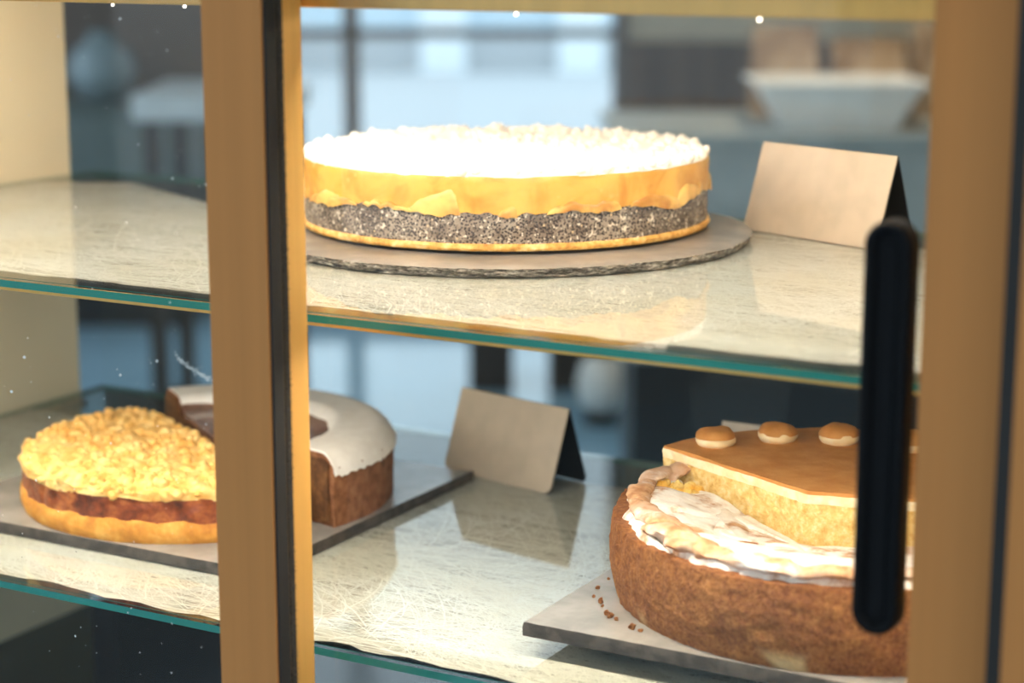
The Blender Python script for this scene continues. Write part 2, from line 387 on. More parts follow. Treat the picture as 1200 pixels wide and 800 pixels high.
V, F = flared(.125, .18, .10, .14, .105, .01); link('tray_body', mesh('tray_body', V, F, 'tray_white'), t)
boxes('rim', [(-.195, .195, -.155, -.14, .1, .108), (-.195, .195, .14, .155, .1, .108), (-.195, -.18, -.14, .14, .1, .108), (.18, .195, -.14, .14, .1, .108)], 'tray_white', t)
for i, (u, v, wd, h, lb) in enumerate(((.66, 4.85, .08, .22, 'beige paper bag nearest the window on the grey counter'), (.86, 4.84, .09, .19, 'beige paper bag in the middle of three behind the white tray'), (1.05, 4.86, .08, .23, 'beige paper bag farthest from the window behind the white tray'))):
    t = thing('paper_bag', lb, 'bag', RP(u, v, .96), TH + .1 * (i - 1), 'paper bags on the counter')
    V, F = [], []
    for k, (s, d) in enumerate(((1, 1), (1.04, 1.05), (1, .8), (.97, .35), (.98, .06))):
        z = h * k / 4; V += [(-wd * s, -.05 * d, z), (wd * s, -.05 * d, z), (wd * s, .05 * d, z), (-wd * s, .05 * d, z)]
    for i2 in range(4):
        for k in range(4): F.append([i2 * 4 + k, i2 * 4 + (k + 1) % 4, i2 * 4 + 4 + (k + 1) % 4, i2 * 4 + 4 + k])
    F += [[3, 2, 1, 0], [16, 17, 18, 19]]; link('bag_body', mesh('bag_body', V, F, 'paper_bag'), t); box('fold', -wd * .98, wd * .98, -.008, .008, h - .03, h, 'paper_bag', t)
def stool(u, v, lb):
    t = thing('stool', lb, 'stool', RP(u, v, 0), TH, 'stools before the window')
    box('seat', -.22, .22, -.18, .18, .43, .47, 'wood_dark', t, .006)
    for s in (-1, 1): box('leg', s * .125 - .068, s * .125 + .068, -.15, .15, 0, .43, 'wood_dark', t, .006)
    box('stretcher', -.06, .06, -.02, .02, .34, .40, 'wood_dark', t)
stool(.06, 6.15, 'dark slab-legged wooden stool in front of the tall window')
t = thing('bar_table', 'pale-topped bar table with dark legs behind the crumble cake', 'table', RP(-.72, 5.0, 0), TH)
box('table_top', -.19, .19, -.25, .25, .955, 1.02, 'table_pale', t, .006)
for a in (-1, 1):
    for b in (-1, 1): box('leg', a * .15 - .02, a * .15 + .02, b * .2 - .02, b * .2 + .02, 0, .955, 'wood_dark', t)
box('footrest', -.15, .15, -.2, -.17, .25, .28, 'wood_dark', t)
t = thing('low_cabinet', 'grey-green low cabinet against the dark back wall', 'cabinet', RP(-1.55, 7.2, 0), TH)
box('body', -.5, .42, -.2, .25, .22, .78, 'grey_green', t); box('top', -.52, .44, -.22, .27, .78, .80, 'grey_green', t); box('plinth', -.47, .39, -.16, .25, 0, .22, 'black_paint', t)
for a in (-.49, -.03): box('door', a, a + .44, -.215, -.2, .24, .77, 'grey_green', t)
t = thing('round_vase', 'round blue-grey ceramic vase on the grey-green cabinet', 'vase', RP(-1.48, 7.2, .80))
lathe('vase_body', [(.05, 0), (.10, .04), (.125, .11), (.10, .18), (.05, .22)], 'ceramic_pale', t, 28); lathe('neck', [(.05, .215), (.04, .235), (.05, .25)], 'ceramic_pale', t, 24)
t = thing('glass_lantern', 'small pale round lantern on the floor beside the stool', 'lantern', RP(.26, 5.6, 0))
lathe('globe', [(.02, .03), (.06, .06), (.075, .12), (.06, .18), (.02, .21)], 'tray_white', t, 24); lathe('base', [(.05, 0), (.05, .03), (.02, .035)], 'black_paint', t, 20); lathe('cap', [(.03, .20), (.02, .23)], 'black_paint', t, 20)

# ------------------------------------------------------------------ display case
XL, XR, YB, YS = -1.18, -.17, 1.352, .885
ZT, ZL, ZD = 1.194, 1.000, .80
case = thing('display_case', 'brass-framed glass cake display case with cream inner end panel', 'display case')
box('end_panel', XL - .03, XL, .79, 1.316, .70, 1.42, 'cream_panel', case); box('end_panel', -.15, -.12, .79, YB, .70, 1.42, 'cream_panel', case)
box('deck', XL, -.15, .86, YB, ZD - .02, ZD, 'deck_black', case); box('plinth', XL - .03, -.12, .79, YB + .02, .0, .735, 'brass_dark', case)
va = box('valance', XL, -.15, .856, .866, 1.3615, 1.42, 'brass', case, .001)
box('roof', XL - .03, -.12, .79, YB + .02, 1.42, 1.44, 'brass', case)
box('track', XL, -.15, .795, .852, 1.40, 1.42, 'brass', case); box('sill_track', XL, -.15, .795, .852, .74, .76, 'brass', case)
box('corner_post', -.2085, -.15, .796, .852, .70, 1.42, 'brass', case, .002)
box('post_front_shade', -.2085, -.15, .794, .7962, .70, 1.42, 'brass_shaded', case, .0005); box('post_seal', -.2185, -.2085, .808, .850, .70, 1.42, 'rubber_black', case, 0)  # darker strip on the post front stands in for its shade
box('back_glass', XL, -.15, YB - .005, YB - .001, ZD, 1.42, 'door_glass', case, 0)
strip = box('lamp_strip', XL + .02, -.17, .868, .888, 1.392, 1.402, 'steel', case, .001)
V = [(XL + .03, .870, 1.3915), (-.18, .870, 1.3915), (-.18, .892, 1.3985), (XL + .03, .892, 1.3985)]
V = [(XL + .03, .872, 1.388), (-.18, .872, 1.388), (-.18, .890, 1.391), (XL + .03, .890, 1.391)]
link('diffuser', mesh('diffuser', V + [(v[0], v[1], v[2] + .002) for v in V], [[0, 1, 2, 3], [7, 6, 5, 4], [0, 4, 5, 1], [1, 5, 6, 2], [2, 6, 7, 3], [3, 7, 4, 0]], 'led_warm_top'), strip)
added_strip = box('lamp_strip', XL + .02, -.17, 1.11, 1.15, 1.408, 1.42, 'steel', case, .001)  # second strip, added to brighten the cake tops
V = [(XL + .03, 1.115, 1.404), (-.18, 1.115, 1.404), (-.18, 1.145, 1.404), (XL + .03, 1.145, 1.404)]
link('diffuser', mesh('diffuser', V + [(v[0], v[1], v[2] + .002) for v in V], [[0, 1, 2, 3], [7, 6, 5, 4], [0, 4, 5, 1], [1, 5, 6, 2], [2, 6, 7, 3], [3, 7, 4, 0]], 'led_added_mid'), added_strip)
for x in (-.735, -.685, -.48, -.352):
    lathe('led', [(.0005, -.0006), (.0008, 0), (.0005, .0006)], 'led_chip', va, 10, (x, .8595, 1.3605))
for z in (ZT, ZL):
    for y in (.93, 1.29): box('shelf_clip', XL, XL + .012, y, y + .02, z - .014, z - .0060, 'steel', case)

def glass_shelf(z, lb, lamp):
    t = thing('glass_shelf', lb, 'shelf', (0, 0, z), 0, 'glass shelves')
    x0, x1, y0, y1 = XL + .003, -.18, YS, YB - .01
    V = [(x, y, q) for q in (-.0056, -.0012) for x, y in ((x0, y0), (x1, y0), (x1, y1), (x0, y1))]
    F = [[3, 2, 1, 0], [4, 5, 6, 7], [0, 1, 5, 4], [1, 2, 6, 5], [2, 3, 7, 6], [3, 0, 4, 7]]
    link('lower_pane', mesh('lower_pane', V, F, ['shelf_glass', 'glass_edge'], None, [0, 0, 1, 1, 1, 1]), t)
    V = [(x, y, q) for q in (-.0003, 0) for x, y in ((x0, y0 + .002), (x1, y0 + .002), (x1, y1), (x0, y1))]
    link('cover_pane', mesh('cover_pane', V, F, ['shelf_glass', 'glass_edge'], None, [0, 0, 1, 1, 1, 1]), t)
    if lamp:
        p = box('lamp_profile', XL + .02, -.19, YS + .004, YS + .022, -.0072, -.0058, 'brass', t, .0002); box('lamp_lip', XL + .02, -.19, YS + .0035, YS + .0048, -.0082, -.0058, 'brass', p, 0)
        V = [(XL + .03, YS + .006, -.0082), (-.20, YS + .006, -.0082), (-.20, YS + .021, -.0079), (XL + .03, YS + .021, -.0079)]
        link('diffuser', mesh('diffuser', V + [(v[0], v[1], v[2] + .0005) for v in V], [[0, 1, 2, 3], [7, 6, 5, 4], [0, 4, 5, 1], [1, 5, 6, 2], [2, 6, 7, 3], [3, 7, 4, 0]], 'led_warm_low'), p)
    return t
glass_shelf(ZT, 'upper glass shelf with teal edge carrying the poppy seed cake', True)
glass_shelf(ZL, 'lower glass shelf with teal edge carrying the two slate boards', False)

def inside(poly, x, y):
    c = False; n = len(poly)
    for i in range(n):
        (xa, ya), (xb, yb) = poly[i], poly[i - 1]
        if (ya > y) != (yb > y) and x < (xb - xa) * (y - ya) / (yb - ya) + xa: c = not c
    return c
def fibre_mat(poly, z, count, lb, seed):
    rnd = random.Random(seed)
    t = thing('fibre_mat', lb, 'mat', (0, 0, z - .0011), 0, 'white fibre mats')
    out = [(p.x + .006 * noise.noise(Vector((p.x * 40, p.y * 40, seed))), p.y + .006 * noise.noise(Vector((p.x * 40, p.y * 40, seed + 9)))) for p in resample(poly, .012)]
    cx = sum(p[0] for p in out) / len(out); cy = sum(p[1] for p in out) / len(out)
    star('sheet', out, (cx, cy), lambda x, y, s: .0002, 0, 'fibre_sheet', 3, 1, None, t)
    V, F = [], []; n = 0
    xs = [p[0] for p in poly]; ys = [p[1] for p in poly]
    while n < count:
        x, y = rnd.uniform(min(xs), max(xs)), rnd.uniform(min(ys), max(ys))
        if not inside(poly, x, y): continue
        if noise.noise(Vector((x * 5 + seed, y * 17, seed))) + .42 < rnd.random() * .75: continue
        n += 1
        a = .35 * noise.noise(Vector((x * 6, y * 6, seed))) + rnd.gauss(0, .3) + (rnd.choice((-1, 1)) * rnd.uniform(.4, 1.5) if rnd.random() < .3 else 0)
        L = rnd.uniform(.05, .2); k = rnd.gauss(0, 9); wd = rnd.uniform(.00011, .00024) * (2.2 if rnd.random() < .12 else 1); zz = .0002 + rnd.random() * .0006; b = len(V); sg = 7; pts = []
        for i in range(sg + 1):
            pts.append((x, y)); x += math.cos(a) * L / sg; y += math.sin(a) * L / sg; a += k * L / sg
            if not inside(poly, x, y): break
        if len(pts) < 2: continue
        for i, (px, py) in enumerate(pts):
            q = pts[min(i + 1, len(pts) - 1)]; o_ = pts[max(i - 1, 0)]; d = Vector((q[0] - o_[0], q[1] - o_[1])).normalized()
            V += [(px - d.y * wd, py + d.x * wd, zz), (px + d.y * wd, py - d.x * wd, zz)]
        for i in range(len(pts) - 1): F.append([b + 2 * i, b + 2 * i + 1, b + 2 * i + 3, b + 2 * i + 2])
    o = link('strands', mesh('strands', V, F, 'fibre_strand'), t); o['kind'] = 'stuff'
fibre_mat([(-1.165, .905), (-.80, .908), (-.45, .904), (-.19, .906), (-.19, 1.25), (-.5, 1.285), (-.75, 1.25), (-.90, 1.19), (-1.095, 1.295), (-1.168, 1.26)], ZT, 10000, 'white abaca fibre mat on the upper shelf under the poppy seed cake', 3)
fibre_mat([(-1.165, .90), (-.80, .895), (-.50, .893), (-.19, .90), (-.19, 1.26), (-.6, 1.27), (-.9, 1.24), (-1.168, 1.24)], ZL, 11000, 'white abaca fibre mat on the lower shelf between the slate boards', 5)

# ------------------------------------------------------------------ sliding doors
d = thing('sliding_door', 'front sliding glass door with dusty pane before the crumble cake', 'door', (0, 0, 0), 0, 'sliding doors'); d['kind'] = 'thing'
box('stile', -.6265, -.5895, .800, .812, .765, 1.398, 'brass', d, .0012); box('stile', -1.17, -1.13, .800, .812, .765, 1.398, 'brass', d, .0012)
box('stile_front_shade', -.6265, -.5895, .7985, .8002, .765, 1.398, 'brass_shaded', d, .0005); box('stile_front_shade', -1.17, -1.13, .7985, .8002, .765, 1.398, 'brass_shaded', d, .0005)  # thin front strips carry the painted shade of the brass stiles
box('rail', -1.13, -.6265, .800, .812, 1.385, 1.398, 'brass', d); box('rail', -1.13, -.6265, .800, .812, .765, .79, 'brass', d)
g = box('pane', -1.132, -.624, .8045, .8085, .788, 1.388, 'door_glass', d, 0)
box('seal', -.5895, -.5880, .800, .809, .765, 1.398, 'rubber_black', d, 0)
V, F = [], []
rb = random.Random(4)
for i in range(2600):
    z = rb.uniform(.766, 1.397); y = rb.uniform(.8095, .8155); x = -.5895; L = rb.uniform(.0008, .0026); k = len(V); e = .00018
    for (a, b) in ((-e, -e), (e, -e), (e, e), (-e, e)): V.append((x, y + a, z + b))
    V.append((x + L, y + rb.uniform(-.0005, .0005), z + rb.uniform(-.0005, .0005)))
    F += [[k, k + 1, k + 4], [k + 1, k + 2, k + 4], [k + 2, k + 3, k + 4], [k + 3, k, k + 4]]
box('brush_backing', -.600, -.5896, .8122, .8165, .765, 1.398, 'rubber_black', d, 0)
o = link('brush_bristles', mesh('brush_bristles', V, F, 'bristle'), d); o['kind'] = 'stuff'
V, F = [], []
for i in range(750):
    x = rb.uniform(-1.1, -.63); z = .79 + .58 * rb.random() ** (1.5 if rb.random() < .6 else .7); r = abs(rb.gauss(0, .00026)) + .0001; k = len(V); n = 6
    for q in range(n): a = 2 * PI * q / n; V.append((x + r * math.cos(a) * rb.uniform(.6, 1.4), .80435, z + r * math.sin(a) * rb.uniform(.6, 1.4)))
    F.append(list(range(k, k + n)))
for i in range(260):                                                   # a wiped smear
    t_ = rb.random(); x = -.655 + .033 * t_; z = 1.183 - .0150 * t_ ** .6 + rb.gauss(0, .0008); r = rb.uniform(.0001, .0003); k = len(V)
    for q in range(5): a = 2 * PI * q / 5; V.append((x + 2 * r * math.cos(a), .80435, z + r * math.sin(a)))
    F.append(list(range(k, k + 5)))
o = link('dust', mesh('dust', V, F, 'dust'), g); o['kind'] = 'stuff'

d = thing('sliding_door', 'rear sliding glass door with long black pull handle before the poppy seed cake', 'door', (0, 0, 0), 0, 'sliding doors'); d['kind'] = 'thing'
box('stile', -.640, -.5985, .822, .846, .765, 1.398, 'brass', d, .0012); box('stile', -.2575, -.2195, .822, .846, .765, 1.398, 'brass', d, .0012)
box('stile_front_shade', -.2575, -.2195, .8205, .8222, .765, 1.398, 'brass_shaded', d, .0005)  # same painted shade on the rear door's stile front
box('rail', -.5985, -.2575, .822, .846, 1.385, 1.398, 'brass', d); box('rail', -.5985, -.2575, .822, .846, .765, .79, 'brass', d)
g = box('pane', -.600, -.2565, .832, .836, .788, 1.388, 'door_glass', d, 0)
def pill(name, hw, hl, levels, m, parent, loc):
    V, F = [], []; n = 0
    for inset, dep in levels:
        r = hw - inset; ring = []
        for k in range(17): a = PI * k / 16; ring.append((r * math.cos(a), dep, hl - hw + r * math.sin(a)))
        for k in range(17): a = PI + PI * k / 16; ring.append((r * math.cos(a), dep, -(hl - hw) + r * math.sin(a)))
        V += ring; n = len(ring)
    for i in range(len(levels) - 1):
        for k in range(n): F.append([i * n + k, i * n + (k + 1) % n, (i + 1) * n + (k + 1) % n, (i + 1) * n + k])
    F.append(list(range(n))); F.append([(len(levels) - 1) * n + k for k in range(n)])
    return link(name, mesh(name, V, F, m, 35), parent, loc)
h = pill('handle', .0111, .0945, [(0, .0), (0, -.009), (.0012, -.0115), (.003, -.012), (.0045, -.0112), (.0065, -.008)], 'handle_black', d, (-.2740, .832, 1.1830))
pill('finger_recess', .0040, .085, [(0, -.0078), (.0006, -.0084), (.002, -.0082)], 'handle_black', h, (0, 0, 0))

# ------------------------------------------------------------------ slates, plate
def slate_round(cx, cy, r, z, th, lb):
    t = thing('slate_plate', lb, 'plate', (cx, cy, z))
    n = 520; out = []
    for k in range(n):
        a = 2 * PI * k / n; q = r + .0022 * fbm(math.cos(a), math.sin(a), 2, 9, 3) + .0010 * noise.noise(Vector((math.cos(a) * 60, math.sin(a) * 60, 0)))
        out.append((q * math.cos(a), q * math.sin(a)))
    def wall(x, y, f, nx, ny):
        return .0005 - .0035 * f + .0016 * fbm(x, y, f * .012, 260, 2) + .0016 * noise.noise(Vector((x * 70, y * 70, f * 3))) * (f > 0)
    star('slate_disc', out, (0, 0), lambda x, y, s: th + .0003 * noise.noise(Vector((x * 40, y * 40, 0))) - (.0007 if s > .985 else 0), 0, 'slate', 24, 6, wall, t, 50, 'slate_edge')
slate_round(-.667, 1.178, .169, ZT + .0003, .0065, 'round dark slate plate with chipped edge under the poppy seed cake')
def slate_board(x0, x1, y0, y1, z, th, lb, edge):
    t = thing('slate_board', lb, 'board', ((x0 + x1) / 2, y0, z))
    hx = (x1 - x0) / 2; out = resample([(-hx, 0), (hx, 0), (hx, y1 - y0), (-hx, y1 - y0)], .003)
    star('board', out, (0, (y1 - y0) / 2), lambda x, y, s: th + .0002 * noise.noise(Vector((x * 30, y * 30, 1))), 0, 'slate', 16, 3,
         lambda x, y, f, nx, ny: (.0005 * noise.noise(Vector((x * 120, y * 120, f * 2))) - .0006 * (f == 0)), t, 50, edge)
mat('slate_dark_edge', (.075, .066, .058), .75, bump=(200, .6, .001), nscale=90, col2=(.04, .036, .033))
slate_board(-1.01, -.722, .958, 1.228, ZL + .0003, .0075, 'rectangular slate board under the crumble and chocolate half cakes', 'slate_dark_edge')
plate = thing('round_plate', 'white round plate under the slate board of the cheesecake', 'plate', (-.375, 1.068, ZL + .0003))
lathe('plate_body', [(.06, 0), (.085, .001), (.121, .0095), (.122, .0112), (.118, .0112), (.085, .004), (.01, .0035)], 'plate_white', plate, 72)
slate_board(-.514, -.236, .928, 1.215, ZL + .0118, .008, 'rectangular slate board under the cheesecake and tiramisu on a white plate', 'slate_dark_edge')

# ------------------------------------------------------------------ poppy seed cake
c = thing('poppy_seed_cake', 'round poppy seed cake with yellow custard layer and sugared crumble top', 'cake', (-.675, 1.194, ZT + .0072))
R = .140
lathe('base_disc', [(.1355, 0), (.1365, .0004), (.1365, .002), (.1355, .0024)], 'card_black', c, 120)
ring = circle(R, 300)
star('crust', circle(R + .0004, 300), (0, 0), lambda x, y, s: .0068 + .0006 * noise.noise(Vector((x * 60, y * 60, 4))), .0022, 'crust_gold', 6, 3,
     lambda x, y, f, nx, ny: .0012 * fbm(x, y, f * .01, 180, 2) + .0012 * (1 - (2 * f - 1) ** 2), c)
def zb(x, y):
    a = math.atan2(y, x)
    return .0268 + .0065 * noise.noise(Vector((math.cos(a) * 4.2, math.sin(a) * 4.2, 1.7))) + .0045 * abs(noise.noise(Vector((math.cos(a) * 13, math.sin(a) * 13, 4)))) - .001
star('poppy_layer', ring, (0, 0), lambda x, y, s: zb(x, y), .0066, 'poppy', 4, 12,
     lambda x, y, f, nx, ny: .0010 * fbm(x, y, f * .018, 230, 3) - .0004, c)
star('custard', ring, (0, 0), lambda x, y, s: .0490, zb, 'custard', 4, 10,
     lambda x, y, f, nx, ny: .0019 * fbm(x, y, f * .02, 48, 3) - .0008 * (f < .05) + .0002, c)
rp = random.Random(12)
for k in range(30):                                                    # fruit pieces showing in the custard
    a0 = 2 * PI * k / 30 + rp.uniform(-.15, .15); wa = rp.uniform(.04, .19); hh = rp.uniform(.003, .013); V, F = [], []; nu, nv = 14, 6
    skew = rp.uniform(-.8, .8)
    for i in range(nu + 1):
        u = -1 + 2 * i / nu; top = hh * math.sqrt(max(0, 1 - abs(u) ** 2.4)) * (1 + skew * u)
        for j in range(nv + 1):
            f = j / nv; a = a0 + u * wa; x, y = math.cos(a), math.sin(a); z = zb(x, y) - .0012 + top * f
            rr = R + .0002 + .0024 * math.sqrt(max(0, 1 - u * u)) * math.sqrt(max(0, 1 - f ** 4)); V.append((rr * x, rr * y, z))
    for i in range(nu):
        for j in range(nv): b = i * (nv + 1) + j; F.append([b, b + nv + 1, b + nv + 2, b + 1])
    link('pear_slice', mesh('pear_slice', V, F, 'pear', 60), c)
def ctop(x, y, s):
    r = math.hypot(x, y); e = max(0, (r - (R - .006)) / .006)
    return .0525 + .0020 * fbm(x, y, 3, 70, 3) + .0011 * abs(noise.noise(Vector((x * 190, y * 190, 2)))) - .0035 * e * e
cr = star('crumble_topping', circle(R - .0006, 300), (0, 0), ctop, lambda x, y: .0485 + .0008 * noise.noise(Vector((x * 90, y * 90, 8))), 'sugar_crumble', 70, 3,
          lambda x, y, f, nx, ny: .0009 * fbm(x, y, f * .01, 170, 2), c)
it = []
for k in range(650):
    a = rp.uniform(0, 2 * PI); r = (R - .004) * math.sqrt(rp.random()); x, y = r * math.cos(a), r * math.sin(a); q = rp.choice((.0014, .0018, .0022, .003, .0038))
    if r > R - .008: q = min(q, .0026)
    it.append((x, y, ctop(x, y, 0) - q * .15, q))
for k in range(170):
    a = rp.uniform(0, 2 * PI); r = R - rp.uniform(.0015, .006); q = rp.uniform(.0016, .0038); it.append((r * math.cos(a), r * math.sin(a), .0512 + q * .3, q))
o = lumps('crumbs', it, 'sugar_crumble', cr, 2, .4); o['kind'] = 'stuff'

# ------------------------------------------------------------------ half cakes on the slate board (cut along angle CA)
CA = math.radians(-28.5); RB = .1225
c = thing('crumble_half_cake', 'half round plum crumble cake with golden streusel on the slate board', 'cake', (-.863, 1.081, ZL + .0078))
half = lambda r, n: [(r * math.cos(a), r * math.sin(a)) for a in [CA + PI + PI * k / n for k in range(n + 1)]]
def halfout(r): return resample(half(r, 150), .003)
pl = (math.cos(CA - PI / 2) * .055, math.sin(CA - PI / 2) * .055)
def z1(x, y): return .0150 + .007 * fbm(x, y, 2, 28, 2)
def z2(x, y): return .0302 + .006 * fbm(x, y, 7, 26, 2)
star('dough_base', halfout(RB), pl, lambda x, y, s: z1(x, y), 0, 'dough', 5, 8, lambda x, y, f, nx, ny: .0020 * (1 - (2 * f - 1) ** 2) + .0014 * fbm(x, y, f * .015, 120, 3) - .001, c)
star('plum_filling', halfout(RB - .0012), pl, lambda x, y, s: z2(x, y), lambda x, y: z1(x, y) - .0005, 'plum', 5, 6, lambda x, y, f, nx, ny: .0020 * fbm(x, y, f * .012, 100, 3), c)
def stop(x, y, s): return .0395 + .0032 * fbm(x, y, 5, 55, 3) + .002 * abs(noise.noise(Vector((x * 150, y * 150, 1)))) - (.006 * max(0, (math.hypot(x, y) - .108) / .0145) ** 2) + .004 * max(0, 1 - math.hypot(x, y) / .1)
cr = star('streusel_topping', halfout(RB - .0008), pl, stop, lambda x, y: z2(x, y) - .001, 'streusel', 44, 4, lambda x, y, f, nx, ny: .0022 * fbm(x, y, f * .012, 110, 3), c)
it = []
while len(it) < 420:
    a = CA + PI + PI * rp.random(); r = (RB - .003) * math.sqrt(rp.random()); x, y = r * math.cos(a), r * math.sin(a); q = rp.choice((.002, .0026, .0034, .0044)); it.append((x, y, stop(x, y, 0) - q * .25, q))
for k in range(90):
    a = CA + PI + PI * rp.random(); r = RB - rp.uniform(.001, .006); q = rp.uniform(.002, .0036); it.append((r * math.cos(a), r * math.sin(a), .0335 + rp.uniform(-.003, .002), q))
o = lumps('streusel_crumbs', it, 'streusel', cr, 2, .3); o['kind'] = 'stuff'

c = thing('chocolate_half_cake', 'half chocolate ring cake with white icing sugar rim and glazed middle', 'cake', (-.856, 1.088, ZL + .0078))
RC = .130; C0, C1 = math.radians(-14), math.radians(143)
houtc = resample([(0, 0)] + arc(RC, C0, C1, 140), .003)
plc = (math.cos((C0 + C1) / 2) * .05, math.sin((C0 + C1) / 2) * .05)
def chh(r):
    if r > RC - .012: return .050 - .009 * ((r - (RC - .012)) / .012) ** 2.2
    if r > .090: return .050
    return .050 - .010 * min(1, (.090 - r) / .012) ** 1.0
star('sponge_body', houtc, plc, lambda x, y, s: chh(math.hypot(x, y)) + .0004 * noise.noise(Vector((x * 90, y * 90, 0))), 0, 'choc_sponge', 34, 10,
     lambda x, y, f, nx, ny: .0012 * fbm(x, y, f * .04, 90, 3) - .0012 * f, c)
for an, sg in ((C0, -1), (C1, 1)):                                       # moist dark crumb on the two cut faces
    V = []; n = 40; e = Vector((math.cos(an), math.sin(an))); nn = Vector((-e.y, e.x)) * sg
    for q in range(n + 1):
        r = .006 + (RC - .010) * q / n; zt = chh(r) - .003 - .0012 * abs(noise.noise(Vector((r * 300, an, 0)))); zl = .004 + .001 * noise.noise(Vector((r * 200, an, 3)))
        for dd in (-.001, .0017 + .0004 * noise.noise(Vector((r * 250, 1, 1)))):
            p = e * r + nn * dd; V += [(p.x, p.y, zl), (p.x, p.y, zt)]
    F = [[0, 1, 3, 2], [4 * n, 4 * n + 2, 4 * n + 3, 4 * n + 1]]
    for q in range(n):
        b = 4 * q; F += [[b + 2, b + 3, b + 7, b + 6], [b, b + 4, b + 5, b + 1], [b + 1, b + 5, b + 7, b + 3], [b, b + 2, b + 6, b + 4]]
    link('cut_face', mesh('cut_face', V, F, 'choc_cut', 40), c)
V, F = [], []; na, nrr = 120, 14
for i in range(na + 1):
    a = C0 + .004 + (C1 - C0 - .008) * i / na; rin = .083 + .004 * noise.noise(Vector((math.cos(a) * 5, math.sin(a) * 5, 0))); ro = RC + .0016
    for lay in (0, 1):
        for j in range(nrr + 1):
            r = rin + (ro - rin) * j / nrr; z = chh(min(r, RC)) + (.0014 if lay else -.001) - (.004 * (1 + .6 * noise.noise(Vector((math.cos(a) * 30, math.sin(a) * 30, 3)))) if j == nrr else 0)
            V.append((r * math.cos(a), r * math.sin(a), z))
W = nrr + 1
for i in range(na):
    for j in range(nrr):
        b = i * 2 * W + j; F += [[b + W, b + W + 1, b + 3 * W + 1, b + 3 * W], [b, b + 2 * W, b + 2 * W + 1, b + 1]]
    b = i * 2 * W; F += [[b, b + W, b + 3 * W, b + 2 * W], [b + W - 1, b + 3 * W - 1, b + 4 * W - 1, b + 2 * W - 1]]
for b in (0, na * 2 * W):
    for j in range(nrr): F.append([b + j, b + j + 1, b + W + j + 1, b + W + j])
link('icing_sugar_rim', mesh('icing_sugar_rim', V, F, 'icing_sugar', 60), c)
star('chocolate_glaze', resample([(0, 0)] + arc(.0845, C0, C1, 60), .004), (math.cos((C0 + C1) / 2) * .025, math.sin((C0 + C1) / 2) * .025),
     lambda x, y, s: .0418 + .004 * max(0, (math.hypot(x, y) - .07) / .0145) ** 2 + .0006 * noise.noise(Vector((x * 50, y * 50, 0))), .0385, 'choc_glaze', 14, 2, None, c)

# ------------------------------------------------------------------ cheesecake and tiramisu on the other board
ZBD = ZL + .0199
A1, A2 = math.radians(155), math.radians(15)
AP = Vector((-.018, -.022))                                             # where the two cuts meet, from the cake's middle
def hit(ap, ang, r):
    d_ = Vector((math.cos(ang), math.sin(ang))); b = ap.dot(d_); cc = ap.dot(ap) - r * r; return ap + d_ * (-b + math.sqrt(b * b - cc))
def cheese_outline(r, gap, wob=0, step=.003):
    ap = AP + Vector((0, -gap)); p1 = hit(ap, A1, r); p2 = hit(ap, A2, r); a1 = math.atan2(p1.y, p1.x); a2 = math.atan2(p2.y, p2.x) + 2 * PI
    pts = []
    for k in range(201):
        a = a1 + (a2 - a1) * k / 200; q = r + wob * noise.noise(Vector((math.cos(a) * 7, math.sin(a) * 7, 5))) + wob * .6 * noise.noise(Vector((math.cos(a) * 22, math.sin(a) * 22, 5)))
        pts.append((q * math.cos(a), q * math.sin(a)))
    pts.append(tuple(ap)); return resample(pts, step)
c = thing('cheesecake', 'large golden brown cheesecake with cracked sugar-dusted top, partly cut away', 'cake', (-.372, 1.066, ZBD))
RQ = .1375; pc = (-.02, -.095)
def cw(x, y, f, nx, ny):
    a = math.atan2(y, x); wr = noise.noise(Vector((math.cos(a) * 21, math.sin(a) * 21, f * 1.6))) * max(.15, -math.cos(a))
    return .0030 * math.sin(PI * min(1, f * .9 + .08)) - .0022 * f * f + .0036 * min(0, wr) + .0016 * fbm(x, y, f * .05, 130, 3)
def ht(x, y, s):
    r = math.hypot(x, y); rim = math.exp(-((r - .112) / .016) ** 2)
    z = .0500 + .0035 * rim * (1 + .5 * noise.noise(Vector((x * 22, y * 22, 2)))) + .0050 * fbm(x, y, 9, 21, 3) - .0135 * min(1, max(0, 1 - r / .10) * 1.5)
    d1 = math.hypot(x + .108, y - .004); z -= .007 * math.exp(-(d1 / .014) ** 2)
    cr_ = abs(noise.noise(Vector((x * 17 + 3, y * 17, 4)))); z -= .0035 * math.exp(-(cr_ / .035) ** 2)
    return z - (.006 * max(0, (s - .93) / .07) ** 2)
star('crust_wall', cheese_outline(RQ, .0055, 0, .0016), pc, lambda x, y, s: min(.0470 + .0034 * fbm(x, y, 1, 55, 3), ht(x, y, .5) - .004 if math.hypot(x, y) < .124 else 1), 0, 'cheese_wall', 30, 40, cw, c, 60)
top = star('sugared_top', cheese_outline(RQ - .0045, .0055, .0035, .002), pc, ht, lambda x, y: min(.0455, ht(x, y, .5) - .003), 'cheese_top', 90, 4, lambda x, y, f, nx, ny: .0018 * math.sin(PI * f) + .0008 * fbm(x, y, f * .02, 150, 2), c, 60)
rq = random.Random(31)
a = math.radians(158)
